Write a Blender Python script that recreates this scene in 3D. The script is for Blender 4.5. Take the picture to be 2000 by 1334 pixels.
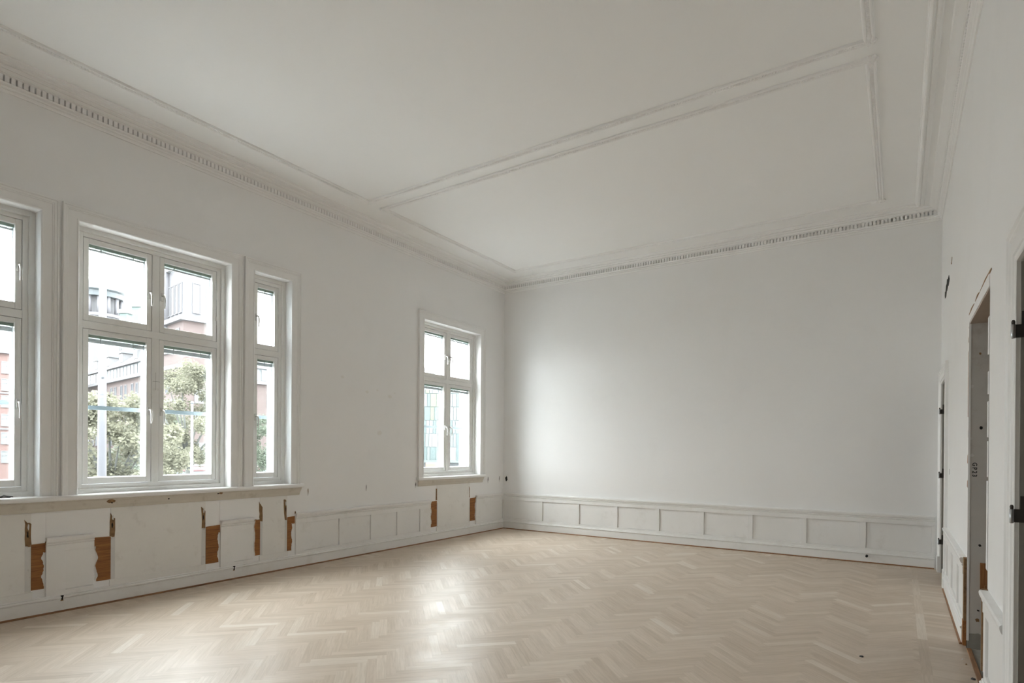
import bpy, bmesh, math, random
from mathutils import Vector, Matrix
random.seed(7)

# ------------------------------------------------------------------ scene, camera, light
for o in list(bpy.data.objects): bpy.data.objects.remove(o)
scn = bpy.context.scene
COL = scn.collection
WX = 6.8525          # room width: window wall at x = 0, door wall at x = WX
YN = -12.64          # near end wall; the far end wall is y = 0
ZC = 4.70            # ceiling

F_PX, YAW, PITCH, ROLL, PY, CX, CY = 1147.53, .5824, -.0020, .0072, 882.57, 6.4025, -9.4181
fw = Vector((-math.sin(YAW)*math.cos(PITCH), math.cos(YAW)*math.cos(PITCH), math.sin(PITCH)))
rt = Vector((math.cos(YAW), math.sin(YAW), 0)); up = rt.cross(fw)
rt2 = rt*math.cos(ROLL)+up*math.sin(ROLL); up2 = -rt*math.sin(ROLL)+up*math.cos(ROLL)
cd = bpy.data.cameras.new('camera'); cam = bpy.data.objects.new('camera', cd); COL.objects.link(cam)
M = Matrix((rt2, up2, -fw)).transposed().to_4x4(); M.translation = Vector((CX, CY, 1.5)); cam.matrix_world = M
cd.sensor_fit = 'HORIZONTAL'; cd.sensor_width = 36; cd.lens = F_PX/2000*36
cd.shift_y = (PY-667)/2000; cd.clip_start = .05; cd.clip_end = 500
scn.camera = cam

SKY = 1.0
wd = bpy.data.worlds.new('overcast_sky'); scn.world = wd; wd.use_nodes = True
bg = wd.node_tree.nodes['Background']; bg.inputs[0].default_value = (.945, .965, 1.0, 1)
# overcast sky: luminance rises with the sine of the elevation, brighter overhead than at the horizon
wn = wd.node_tree.nodes; wl = wd.node_tree.links
tc0 = wn.new('ShaderNodeTexCoord'); sx0 = wn.new('ShaderNodeSeparateXYZ'); mr0 = wn.new('ShaderNodeMapRange')
mr0.inputs[1].default_value = 0; mr0.inputs[2].default_value = 1; mr0.inputs[3].default_value = SKY; mr0.inputs[4].default_value = SKY*1.9
wl.new(tc0.outputs['Generated'], sx0.inputs[0]); wl.new(sx0.outputs['Z'], mr0.inputs[0]); wl.new(mr0.outputs[0], bg.inputs[1])
vs = scn.view_settings
vs.view_transform = 'Standard'; vs.look = 'None'; vs.gamma = 1; vs.use_curve_mapping = False
vs.exposure = 4.40
scn.cycles.max_bounces = 14; scn.cycles.diffuse_bounces = 10; scn.cycles.transparent_max_bounces = 16

def portal(yc, zc, w, h):
    l = bpy.data.lights.new('daylight_portal', 'AREA'); l.shape = 'RECTANGLE'; l.size = h; l.size_y = w
    l.cycles.is_portal = True
    o = bpy.data.objects.new('daylight_portal', l); COL.objects.link(o)
    o.location = (-.49, yc, zc); o.rotation_euler = (0, -math.pi/2, 0)

# ------------------------------------------------------------------ helpers
def tag(o, label=None, cat=None, group=None, kind=None):
    if label: o['label'] = label
    if cat: o['category'] = cat
    if group: o['group'] = group
    if kind: o['kind'] = kind
    return o

class MB:
    """collects faces and links them as one mesh object"""
    def __init__(s): s.v = []; s.f = []; s.sm = []
    def add(s, vs_, fs, smooth=False):
        b = len(s.v); s.v += [tuple(v) for v in vs_]
        for f in fs: s.f.append(tuple(b+i for i in f)); s.sm.append(smooth)
    def box(s, x0, x1, y0, y1, z0, z1):
        x0, x1 = min(x0, x1), max(x0, x1); y0, y1 = min(y0, y1), max(y0, y1); z0, z1 = min(z0, z1), max(z0, z1)
        s.add([(x0,y0,z0),(x1,y0,z0),(x1,y1,z0),(x0,y1,z0),(x0,y0,z1),(x1,y0,z1),(x1,y1,z1),(x0,y1,z1)],
              [(0,3,2,1),(4,5,6,7),(0,1,5,4),(1,2,6,5),(2,3,7,6),(3,0,4,7)])
        return s
    def sweep(s, rings, closed_profile=True, loop=False, caps=True, smooth=False):
        """rings: list of equal-length point lists (profile placed along a path)"""
        n = len(rings[0]); b = len(s.v)
        for r in rings: s.v += [tuple(p) for p in r]
        m = len(rings); rng = range(m if loop else m-1)
        for i in rng:
            j = (i+1) % m
            for k in range(n if closed_profile else n-1):
                l = (k+1) % n
                s.f.append((b+i*n+k, b+i*n+l, b+j*n+l, b+j*n+k)); s.sm.append(smooth)
        if caps and not loop and closed_profile:
            s.f.append(tuple(b+k for k in range(n-1, -1, -1))); s.sm.append(False)
            s.f.append(tuple(b+(m-1)*n+k for k in range(n))); s.sm.append(False)
        return s
    def tube(s, pts, r, seg=8, smooth=True):
        rings = []; pts = [Vector(p) for p in pts]
        for i, p in enumerate(pts):
            d = (pts[min(i+1, len(pts)-1)]-pts[max(i-1, 0)]).normalized()
            if i == 0:
                a = d.cross(Vector((0,0,1)))
                if a.length < .05: a = d.cross(Vector((1,0,0)))
            else: a = a-d*a.dot(d)      # carry the frame along so the tube does not twist
            a.normalize(); b = d.cross(a)
            rr = r[i] if isinstance(r, (list, tuple)) else r
            rings.append([p+a*math.cos(t)*rr+b*math.sin(t)*rr for t in [2*math.pi*k/seg for k in range(seg)]])
        return s.sweep(rings, smooth=smooth)
    def ball(s, c, r, seg=8, rows=5, sc=(1,1,1)):
        c = Vector(c); vs_ = [c+Vector((0,0,-r*sc[2]))]; fs = []
        for i in range(1, rows):
            a = -math.pi/2+math.pi*i/rows
            for k in range(seg):
                t = 2*math.pi*k/seg
                vs_.append(c+Vector((math.cos(a)*math.cos(t)*r*sc[0], math.cos(a)*math.sin(t)*r*sc[1], math.sin(a)*r*sc[2])))
        vs_.append(c+Vector((0,0,r*sc[2])))
        for k in range(seg): fs.append((0, 1+(k+1)%seg, 1+k))
        for i in range(rows-2):
            for k in range(seg):
                a, b = 1+i*seg+k, 1+i*seg+(k+1)%seg
                fs.append((a, b, b+seg, a+seg))
        t = len(vs_)-1; q = 1+(rows-2)*seg
        for k in range(seg): fs.append((q+k, q+(k+1)%seg, t))
        s.add(vs_, fs, True); return s
    def plate(s, poly, fn0, fn1):
        """polygon (list of 2D) extruded between two placements"""
        n = len(poly); a = [fn0(p) for p in poly]; b = [fn1(p) for p in poly]
        fs = [tuple(range(n)), tuple(range(2*n-1, n-1, -1))]+[(i, (i+1)%n, n+(i+1)%n, n+i) for i in range(n)]
        s.add(a+b, fs); return s
    def build(s, name, mat, parent=None, bevel=0, fix=True):
        me = bpy.data.meshes.new(name); me.from_pydata(s.v, [], s.f); me.update()
        if any(s.sm): me.polygons.foreach_set('use_smooth', s.sm)
        if fix:
            bm = bmesh.new(); bm.from_mesh(me); bmesh.ops.recalc_face_normals(bm, faces=bm.faces); bm.to_mesh(me); bm.free()
        if mat: me.materials.append(mat)
        o = bpy.data.objects.new(name, me); COL.objects.link(o)
        if parent: o.parent = parent
        if bevel:
            m = o.modifiers.new('bevel', 'BEVEL'); m.width = bevel; m.segments = 2; m.limit_method = 'ANGLE'
        return o

def empty(name, loc=(0,0,0), **kw):
    o = bpy.data.objects.new(name, None); COL.objects.link(o); o.location = loc; o.empty_display_size = .1
    tag(o, **kw); return o

def inst(name, me, parent, loc=(0,0,0), rot=0):
    o = bpy.data.objects.new(name, me); COL.objects.link(o); o.parent = parent
    o.location = loc; o.rotation_euler = (0, 0, rot); return o

# ------------------------------------------------------------------ materials
def srgb(r, g, b):
    f = lambda c: ((c/255+.055)/1.055)**2.4 if c/255 > .04045 else c/255/12.92
    return (f(r), f(g), f(b), 1)

def base_mat(name, col, rough=.5, metal=0, spec=.5):
    m = bpy.data.materials.new(name); m.use_nodes = True; nt = m.node_tree
    b = nt.nodes['Principled BSDF']; b.inputs['Base Color'].default_value = col
    b.inputs['Roughness'].default_value = rough; b.inputs['Metallic'].default_value = metal
    b.inputs['Specular IOR Level'].default_value = spec
    return m, nt, b

def N(nt, t, **kw):
    n = nt.nodes.new(t)
    for k, v in kw.items():
        if k in ('operation', 'blend_type', 'data_type', 'noise_dimensions', 'wave_type', 'bands_direction', 'feature', 'interpolation_type', 'musgrave_type'): setattr(n, k, v)
        else: n.inputs[k.replace('_', ' ')].default_value = v
    return n

def paint(name, col, rough=.45, var=.03, scale=3.0, bump=.05, bscale=260, stain=None, stain_amt=0, stain_scale=2.2):
    m, nt, b = base_mat(name, col, rough); L = nt.links
    tc = N(nt, 'ShaderNodeTexCoord')
    n1 = N(nt, 'ShaderNodeTexNoise', Scale=scale, Detail=5.0, Roughness=.6); L.new(tc.outputs['Object'], n1.inputs['Vector'])
    mix = N(nt, 'ShaderNodeMix', data_type='RGBA', blend_type='MIX')
    c2 = tuple(max(0, c*(1-var*2.2)) for c in col[:3])+(1,); c1 = tuple(min(1, c*(1+var)) for c in col[:3])+(1,)
    mix.inputs[6].default_value = c1; mix.inputs[7].default_value = c2
    L.new(n1.outputs['Fac'], mix.inputs[0]); out = mix.outputs[2]
    if stain:
        n3 = N(nt, 'ShaderNodeTexNoise', Scale=stain_scale, Detail=8.0, Roughness=.7); L.new(tc.outputs['Object'], n3.inputs['Vector'])
        rp = N(nt, 'ShaderNodeValToRGB'); rp.color_ramp.elements[0].position = .56; rp.color_ramp.elements[1].position = .72
        rp.color_ramp.elements[0].color = (0,0,0,1); rp.color_ramp.elements[1].color = (stain_amt,)*3+(1,)
        L.new(n3.outputs['Fac'], rp.inputs[0])
        mx = N(nt, 'ShaderNodeMix', data_type='RGBA', blend_type='MIX'); mx.inputs[7].default_value = stain
        L.new(rp.outputs[0], mx.inputs[0]); L.new(out, mx.inputs[6]); out = mx.outputs[2]
    L.new(out, b.inputs['Base Color'])
    if bump:
        n2 = N(nt, 'ShaderNodeTexNoise', Scale=bscale, Detail=3.0); L.new(tc.outputs['Object'], n2.inputs['Vector'])
        bp = N(nt, 'ShaderNodeBump', Strength=bump, Distance=.002); L.new(n2.outputs['Fac'], bp.inputs['Height']); L.new(bp.outputs[0], b.inputs['Normal'])
    return m

def wood(name, c1, c2, rough=.6, along='Y', scale=1.0, bump=.1):
    m, nt, b = base_mat(name, c1, rough); L = nt.links
    tc = N(nt, 'ShaderNodeTexCoord'); mp = N(nt, 'ShaderNodeMapping')
    s = {'X': (2, 30, 30), 'Y': (30, 2, 30), 'Z': (30, 30, 2)}[along]
    mp.inputs['Scale'].default_value = tuple(v*scale for v in s); L.new(tc.outputs['Object'], mp.inputs[0])
    n1 = N(nt, 'ShaderNodeTexNoise', Scale=1.6, Detail=8.0, Roughness=.65, Distortion=1.4); L.new(mp.outputs[0], n1.inputs['Vector'])
    rp = N(nt, 'ShaderNodeValToRGB'); rp.color_ramp.elements[0].position = .32; rp.color_ramp.elements[1].position = .68
    rp.color_ramp.elements[0].color = c2; rp.color_ramp.elements[1].color = c1
    L.new(n1.outputs['Fac'], rp.inputs[0]); L.new(rp.outputs[0], b.inputs['Base Color'])
    bp = N(nt, 'ShaderNodeBump', Strength=bump, Distance=.002); L.new(n1.outputs['Fac'], bp.inputs['Height']); L.new(bp.outputs[0], b.inputs['Normal'])
    return m

WHITE = (.875, .875, .87, 1)
MAT = dict(
    wall=paint('wall_paint', (.885, .885, .885, 1), .55, .012, 1.3, .06, 180, stain=(.785,.785,.783,1), stain_amt=.25, stain_scale=1.1),
    ceil=paint('ceiling_paint', (.90, .90, .896, 1), .7, .012, .8, .04, 150),
    trim=paint('trim_paint', WHITE, .35, .015, 3, .03, 300),
    win=paint('window_paint', (.83, .83, .81, 1), .3, .015, 4, .03, 260, stain=(.55,.52,.46,1), stain_amt=.25, stain_scale=5),
    dado=paint('dado_paint', (.86, .858, .85, 1), .4, .02, 3, .05, 220, stain=(.60,.57,.52,1), stain_amt=.3, stain_scale=3),
    bare=paint('worn_wall_paint', (.84, .83, .805, 1), .6, .03, 4, .15, 120, stain=(.55,.52,.48,1), stain_amt=.35, stain_scale=6),
    apron=paint('grimy_apron_paint', (.66, .62, .55, 1), .55, .06, 5, .1, 150, stain=(.40,.35,.28,1), stain_amt=.55, stain_scale=6),
    stripe=paint('grey_primer', (.70, .695, .68, 1), .6, .05, 6, .1, 150, stain=(.28,.27,.25,1), stain_amt=.6, stain_scale=9),
    wood=wood('exposed_board', srgb(168,112,58), srgb(120,74,34), .65, 'Y', 1.0),
    woodz=wood('raw_timber', srgb(170,118,70), srgb(110,70,38), .7, 'Z', 1.0),
    torn=paint('torn_plaster', srgb(150,118,84), .9, .25, 30, .5, 90, stain=srgb(60,45,32), stain_amt=.9, stain_scale=22),
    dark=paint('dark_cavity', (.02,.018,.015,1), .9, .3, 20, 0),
    shoe=wood('brown_shoe_wood', srgb(158,114,76), srgb(112,76,48), .5, 'Y', 1.0),
    grey=paint('grey_jamb_paint', (.60,.585,.56,1), .5, .06, 5, .12, 140, stain=(.36,.30,.25,1), stain_amt=.4, stain_scale=5),
    doorgrey=paint('door_jamb_paint', (.36,.35,.32,1), .45, .03, 3, .05, 200),
    cement=paint('bare_cement', (.30,.29,.26,1), .9, .15, 14, .5, 70),
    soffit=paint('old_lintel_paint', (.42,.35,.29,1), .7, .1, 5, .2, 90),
    hinge=paint('dark_hinge_steel', (.085,.08,.075,1), .45, .2, 30, .1, 90),
    steel=base_mat('hinge_knuckle_steel', (.55,.57,.60,1), .28, 1)[0],
    handle=base_mat('handle_chrome', (.72,.71,.69,1), .3, 1)[0],
    blind=base_mat('blind_aluminium', (.50,.54,.56,1), .45, .2)[0],
    blindrail=base_mat('blind_headrail', (.34,.44,.39,1), .45, .1)[0],
    cord=base_mat('white_cord', (.80,.79,.76,1), .6)[0],
    black=base_mat('black_plastic', (.015,.015,.015,1), .45)[0],
    outer=paint('outer_frame_paint', (.74,.78,.82,1), .4, .02, 3, .0),
    rail=base_mat('guard_rail_paint', (.13,.165,.185,1), .4, 0)[0],
    stone=paint('outer_stone', (.42,.42,.41,1), .8, .06, 4, .2, 60),
)

def glass_mat(name='window_glass'):
    m = bpy.data.materials.new(name); m.use_nodes = True; nt = m.node_tree; nt.nodes.clear(); L = nt.links
    out = N(nt, 'ShaderNodeOutputMaterial'); tr = N(nt, 'ShaderNodeBsdfTransparent'); tr.inputs[0].default_value = (.945, .955, .947, 1)
    gl = N(nt, 'ShaderNodeBsdfGlossy'); gl.inputs['Roughness'].default_value = .01; gl.inputs[0].default_value = (.9,.95,.95,1)
    lw = N(nt, 'ShaderNodeLayerWeight', Blend=.5); pw = N(nt, 'ShaderNodeMath', operation='POWER'); pw.inputs[1].default_value = 5
    ma = N(nt, 'ShaderNodeMath', operation='MULTIPLY_ADD'); ma.inputs[1].default_value = .9; ma.inputs[2].default_value = .035
    L.new(lw.outputs['Facing'], pw.inputs[0]); L.new(pw.outputs[0], ma.inputs[0]); mx = N(nt, 'ShaderNodeMixShader')
    L.new(ma.outputs[0], mx.inputs[0]); L.new(tr.outputs[0], mx.inputs[1]); L.new(gl.outputs[0], mx.inputs[2]); L.new(mx.outputs[0], out.inputs[0])
    return m
MAT['glass'] = glass_mat()

def plank_mat():
    m, nt, b = base_mat('oak_parquet', (.5,.4,.3,1), .3); L = nt.links
    uv = N(nt, 'ShaderNodeUVMap'); uv.uv_map = 'UVMap'
    oi = N(nt, 'ShaderNodeObjectInfo'); ge = N(nt, 'ShaderNodeNewGeometry')
    ad = N(nt, 'ShaderNodeMath', operation='ADD'); L.new(oi.outputs['Random'], ad.inputs[0]); L.new(ge.outputs['Random Per Island'], ad.inputs[1])
    fr = N(nt, 'ShaderNodeMath', operation='FRACT'); L.new(ad.outputs[0], fr.inputs[0])
    mul = N(nt, 'ShaderNodeMath', operation='MULTIPLY'); mul.inputs[1].default_value = 57.0; L.new(fr.outputs[0], mul.inputs[0])
    cmb = N(nt, 'ShaderNodeCombineXYZ'); L.new(mul.outputs[0], cmb.inputs[0]); L.new(mul.outputs[0], cmb.inputs[1])
    va = N(nt, 'ShaderNodeVectorMath', operation='ADD'); L.new(uv.outputs[0], va.inputs[0]); L.new(cmb.outputs[0], va.inputs[1])
    mp = N(nt, 'ShaderNodeMapping'); mp.inputs['Scale'].default_value = (2.0, 40, 1); L.new(va.outputs[0], mp.inputs[0])
    gr = N(nt, 'ShaderNodeTexNoise', Scale=1.4, Detail=7.0, Roughness=.62, Distortion=.9); L.new(mp.outputs[0], gr.inputs['Vector'])
    # tone of the plank
    rp = N(nt, 'ShaderNodeValToRGB'); cr = rp.color_ramp
    cols = [(0, srgb(200,183,165)), (.2, srgb(205,189,171)), (.5, srgb(209,193,176)), (.8, srgb(213,197,180)), (.95, srgb(217,203,187)), (1, srgb(226,215,202))]
    cr.elements[0].position, cr.elements[0].color = cols[0]; cr.elements[1].position, cr.elements[1].color = cols[-1]
    for p_, c in cols[1:-1]: e = cr.elements.new(p_); e.color = c
    L.new(fr.outputs[0], rp.inputs[0])
    rg = N(nt, 'ShaderNodeValToRGB'); rg.color_ramp.elements[0].position = .30; rg.color_ramp.elements[1].position = .62
    rg.color_ramp.elements[0].color = (.82,.80,.77,1); rg.color_ramp.elements[1].color = (1.0,1.0,1.0,1)
    L.new(gr.outputs['Fac'], rg.inputs[0])
    mx = N(nt, 'ShaderNodeMix', data_type='RGBA', blend_type='MULTIPLY'); mx.inputs[0].default_value = 1
    L.new(rp.outputs[0], mx.inputs[6]); L.new(rg.outputs[0], mx.inputs[7])
    L.new(mx.outputs[2], b.inputs['Base Color'])
    # roughness: lacquer with worn patches, in world space
    g2 = N(nt, 'ShaderNodeNewGeometry')
    n2 = N(nt, 'ShaderNodeTexNoise', Scale=3.2, Detail=6.0, Roughness=.65); L.new(g2.outputs['Position'], n2.inputs['Vector'])
    mr = N(nt, 'ShaderNodeMapRange'); mr.inputs[1].default_value = .35; mr.inputs[2].default_value = .68; mr.inputs[3].default_value = .35; mr.inputs[4].default_value = .48
    L.new(n2.outputs['Fac'], mr.inputs[0]); L.new(mr.outputs[0], b.inputs['Roughness'])
    n3 = N(nt, 'ShaderNodeTexNoise', Scale=14.0, Detail=6.0, Roughness=.65); L.new(g2.outputs['Position'], n3.inputs['Vector'])
    bp = N(nt, 'ShaderNodeBump', Strength=.16, Distance=.004); L.new(n3.outputs['Fac'], bp.inputs['Height'])
    bp2 = N(nt, 'ShaderNodeBump', Strength=.08, Distance=.001); L.new(gr.outputs['Fac'], bp2.inputs['Height']); L.new(bp.outputs[0], bp2.inputs['Normal'])
    L.new(bp2.outputs[0], b.inputs['Normal'])
    return m
MAT['plank'] = plank_mat()
MAT['filler'] = paint('joint_filler', srgb(196,180,160), .6, .05, 9, .0)

# ------------------------------------------------------------------ room shell
WZ0, WZ1 = 1.06, 3.61
WINS = [(-7.871, -7.363), (-7.07, -5.575), (-5.283, -4.775), (-2.30, -.775)]
T = .47

def wall_with_openings(mb, axis_fixed, lo, hi, a0, a1, z0, z1, ops):
    """boxes around rectangular openings; axis 'x': wall spans y, thickness in x"""
    cur = a0
    for (b0, b1, c0, c1) in sorted(ops):
        mb.box(lo, hi, cur, b0, z0, z1)
        if c0 > z0: mb.box(lo, hi, b0, b1, z0, c0)
        if c1 < z1: mb.box(lo, hi, b0, b1, c1, z1)
        cur = b1
    mb.box(lo, hi, cur, a1, z0, z1)

m = MB(); wall_with_openings(m, 'x', -T, 0, YN-.3, .3, -.3, ZC+.3, [(a, b, WZ0, WZ1) for a, b in WINS])
WALL_L = tag(m.build('wall_left', MAT['wall']), 'white window wall with casement windows and torn-out dado sections', 'wall', kind='structure')
WALL_B = tag(MB().box(-.001, WX+.001, 0, .3, -.3, ZC+.3).build('wall_back', MAT['wall']), 'bare white end wall above a panelled dado', 'wall', kind='structure')
WALL_N = tag(MB().box(-.001, WX+.001, YN-.3, YN, -.3, ZC+.3).build('wall_front', MAT['wall']), 'white end wall behind the viewer', 'wall', kind='structure')
DOORS = dict(far=(-1.21, -.26, 2.37), mid=(-4.90, -3.685, 2.51), near=(-6.95, -5.965, 2.37))
TR = .22
m = MB(); wall_with_openings(m, 'x', WX, WX+TR, YN-.3, .3, -.3, ZC+.3, [(a, b, -.3, c) for a, b, c in DOORS.values()])
WALL_R = tag(m.build('wall_right', MAT['wall']), 'white side wall with two doorways and one stripped opening', 'wall', kind='structure')
CEIL = tag(MB().box(-.001, WX+.001, YN, 0, ZC, ZC+.3).build('ceiling', MAT['ceil']), 'high white ceiling divided by plaster mouldings', 'ceiling', kind='structure')
# hallway beyond the door wall
HX = WX+TR
m = MB(); m.box(HX+1.6, HX+1.75, YN-.3, .3, -.3, 3.2); m.box(HX, HX+1.6, .15, .3, -.3, 3.2); m.box(HX, HX+1.6, YN-.3, YN-.15, -.3, 3.2)
tag(m.build('wall_hall', MAT['wall']), 'plain walls of the hallway beyond the doors', 'wall', kind='structure')
tag(MB().box(HX, HX+1.75, YN-.3, .3, 3.2, 3.3).build('ceiling_hall', MAT['ceil']), 'plain ceiling of the hallway', 'ceiling', kind='structure')
tag(MB().box(WX+.17, HX+1.75, YN-.3, .3, -.3, -.02).build('floor_hall', MAT['woodz']), 'rough board floor of the hallway', 'floor', kind='structure')

# ------------------------------------------------------------------ parquet
FLOOR = tag(MB().box(-.001, WX+.17, YN, 0, -.3, -.0008).build('floor', MAT['filler']), 'pale oak herringbone parquet floor', 'floor', kind='structure')
PL, NP = .4607, 7; PW = PL/NP; GAP = .00022; PT = .0008
FX0, FX1, FY0, FY1 = .31, 6.54, YN+.31, -.31

def clip(poly, x0, x1, y0, y1):
    for ax, lim, sg in ((0, x0, 1), (0, x1, -1), (1, y0, 1), (1, y1, -1)):
        out = []
        for i, p_ in enumerate(poly):
            q = poly[(i+1) % len(poly)]; a = sg*(p_[ax]-lim); b = sg*(q[ax]-lim)
            if a >= 0: out.append(p_)
            if (a < 0) != (b < 0):
                t = a/(a-b); out.append((p_[0]+(q[0]-p_[0])*t, p_[1]+(q[1]-p_[1])*t))
        poly = out
        if len(poly) < 3: return []
    return poly

def area(poly): return abs(sum(poly[i][0]*poly[(i+1)%len(poly)][1]-poly[(i+1)%len(poly)][0]*poly[i][1] for i in range(len(poly))))/2

def plank_mesh(name, polys):
    """polys: list of (outline, origin, angle); UV runs along the plank in metres"""
    v = []; f = []; uvs = []
    for poly, org, ang in polys:
        c = (sum(p_[0] for p_ in poly)/len(poly), sum(p_[1] for p_ in poly)/len(poly)); n = len(poly); b = len(v)
        if sum(poly[i][0]*poly[(i+1)%n][1]-poly[(i+1)%n][0]*poly[i][1] for i in range(n)) < 0: poly = poly[::-1]
        for z in (-PT, 0): v += [(p_[0], p_[1], z) for p_ in poly]
        f.append(tuple(b+n+i for i in range(n)))
        f += [(b+i, b+(i+1)%n, b+n+(i+1)%n, b+n+i) for i in range(n)]
        ca, sa = math.cos(ang), math.sin(ang)
        U = [((p_[0]-org[0])*ca+(p_[1]-org[1])*sa, -(p_[0]-org[0])*sa+(p_[1]-org[1])*ca) for p_ in poly]
        uvs += [U[i] for i in range(n)]
        for i in range(n): uvs += [U[i], U[(i+1)%n], U[(i+1)%n], U[i]]
    me = bpy.data.meshes.new(name); me.from_pydata(v, [], f); me.update()
    ul = me.uv_layers.new(name='UVMap'); k = 0
    for p_ in me.polygons:
        for li in p_.loop_indices: ul.data[li].uv = uvs[k]; k += 1
    me.materials.append(MAT['plank']); return me

def cam_area(poly):
    pts = []
    for x, y in poly:
        d = Vector((x, y, 0))-Vector((CX, CY, 1.5)); z = d.dot(fw)
        if z < .3: return 0
        px = 1000+F_PX*d.dot(rt2)/z; py = PY-F_PX*d.dot(up2)/z
        pts.append((px, py))
    cx_ = sum(p_[0] for p_ in pts)/len(pts); cy_ = sum(p_[1] for p_ in pts)/len(pts)
    if not (0 < cx_ < 1960 and cy_ < 1325): return 0
    return area(pts)

s2 = math.sqrt(.5)
E_U, E_V = (s2, s2), (-s2, s2)
# an upper plank corner lies on the border line x = FX1, at y = -3.91 + multiple of the pitch
OX, OY = FX1, -3.91
def uv2xy(u, v): return (OX+u*E_U[0]+v*E_V[0], OY+u*E_U[1]+v*E_V[1])
planks = []
for k in range(-160, 160):
    for j in range(-12, 12):
        u0, v0 = (k-NP+2*NP*j)*PW, k*PW
        h = [(u0+GAP, v0+GAP), (u0+PL-GAP, v0+GAP), (u0+PL-GAP, v0+PW-GAP), (u0+GAP, v0+PW-GAP)]
        c0, w0 = (k+2*NP*j)*PW, (k-NP+1)*PW
        vv = [(c0+GAP, w0+GAP), (c0+PW-GAP, w0+GAP), (c0+PW-GAP, w0+PL-GAP), (c0+GAP, w0+PL-GAP)]
        for q, ang in ((h, math.pi/4), (vv, 3*math.pi/4)):
            full = [uv2xy(*p_) for p_ in q]
            xs = [p_[0] for p_ in full]; ys = [p_[1] for p_ in full]
            if max(xs) < FX0 or min(xs) > FX1 or max(ys) < FY0 or min(ys) > FY1: continue
            cl = clip(full, FX0+GAP, FX1-GAP, FY0+GAP, FY1-GAP)
            if len(cl) < 3 or area(cl) < 2e-5: continue
            planks.append((cl, full[0], ang, abs(area(cl)-area(full)) < 1e-7))
# border: one long strip course, then short boards square to the wall
def rect(x0, x1, y0, y1): return [(x0+GAP, y0+GAP), (x1-GAP, y0+GAP), (x1-GAP, y1-GAP), (x0+GAP, y1-GAP)]
def border(xa, xb, xc, side):
    y = YN+.012
    while y < -.02:
        y2 = min(y+.9, -.012); planks.append((rect(min(xa, xb), max(xa, xb), y, y2), (xa, y), math.pi/2, False)); y = y2
    y = YN+.012
    while y < -.02:
        y2 = min(y+PW, -.012); planks.append((rect(min(xb, xc), max(xb, xc), y, y2), (xb, y), 0, False)); y = y2
border(FX1, FX1+PW, WX-.004, 1); border(FX0, FX0-PW, .004, -1)
def border_y(ya, yb, yc):
    x = FX0
    while x < FX1-.01:
        x2 = min(x+.9, FX1); planks.append((rect(x, x2, min(ya, yb), max(ya, yb)), (x, ya), 0, False)); x = x2
    x = FX0
    while x < FX1-.01:
        x2 = min(x+PW, FX1); planks.append((rect(x, x2, min(yb, yc), max(yb, yc)), (x, yb), math.pi/2, False)); x = x2
border_y(FY1, FY1+PW, -.004); border_y(FY0, FY0-PW, YN+.004)
order = sorted(range(len(planks)), key=lambda i: -cam_area(planks[i][0]))
singles = [i for i in order[:300]]
ME_PLANK = plank_mesh('plank', [([(GAP, GAP), (PL-GAP, GAP), (PL-GAP, PW-GAP), (GAP, PW-GAP)], (0, 0), 0)])
for i in singles:
    poly, org, ang, full = planks[i]
    if full:
        if ang < 1: o = inst('plank', ME_PLANK, FLOOR, (org[0]-GAP*(E_U[0]+E_V[0]), org[1]-GAP*(E_U[1]+E_V[1]), 0), math.pi/4)
        else:
            # direction of length is E_V; rotate so local x follows E_V, local y follows -E_U
            ox = org[0]-GAP*(E_U[0]+E_V[0])+E_U[0]*PW; oy = org[1]-GAP*(E_U[1]+E_V[1])+E_U[1]*PW
            o = inst('plank', ME_PLANK, FLOOR, (ox, oy, 0), 3*math.pi/4)
    else:
        inst('plank', plank_mesh('plank', [(poly, org, ang)]), FLOOR)
ss = set(singles)
o = inst('plank_field', plank_mesh('plank_field', [planks[i][:3] for i in range(len(planks)) if i not in ss]), FLOOR); tag(o, kind='stuff')

# ------------------------------------------------------------------ windows
CAS = [(0,0),(0,.016),(.006,.021),(.014,.021),(.018,.017),(.028,.017),(.082,.017),(.087,.022),(.094,.022),(.098,.027),(.116,.029),(.120,.036),(.131,.036),(.135,.030),(.135,0)]
def casing_u(mb, a0, a1, z0, z1, prof, place):
    """architrave round three sides of an opening, mitred; place(along, z, out)"""
    def ring(sa, top):
        out = []
        for w, h in prof:
            if sa < 0: a = a0-w
            else: a = a1+w
            out.append(place(a, z1+w if top else z0, h))
        return out
    mb.sweep([ring(-1, False), ring(-1, True), ring(1, True), ring(1, False)])

def handle_mesh():
    b = MB(); b.box(0, .011, -.013, .013, -.042, .042)
    b.tube([(.008, 0, .012), (.036, 0, .012), (.052, 0, .004), (.062, 0, -.018), (.066, 0, -.055), (.062, 0, -.095), (.058, 0, -.128)], [.010, .0095, .010, .0095, .0085, .008, .007], 8)
    return b
ME_HANDLE = None

def pencil_marks(W, off):
    for b_ in ((-6.3205, -6.3190, 2.11, 2.295), (-6.350, -6.278, 2.1985, 2.2005)):
        o = MB().box(-.1345, -.1332, *b_).build('pencil_mark', MAT['hinge'], W); o.location = off
    for y in (-6.334, -6.298):
        o = MB().tube([(-.132, y-.007, 2.13), (-.128, y-.006, 2.112), (-.127, y, 2.106), (-.128, y+.006, 2.112), (-.132, y+.007, 2.13)], .0025, 6).build('cord_clip', MAT['cord'], W); o.location = off

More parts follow.
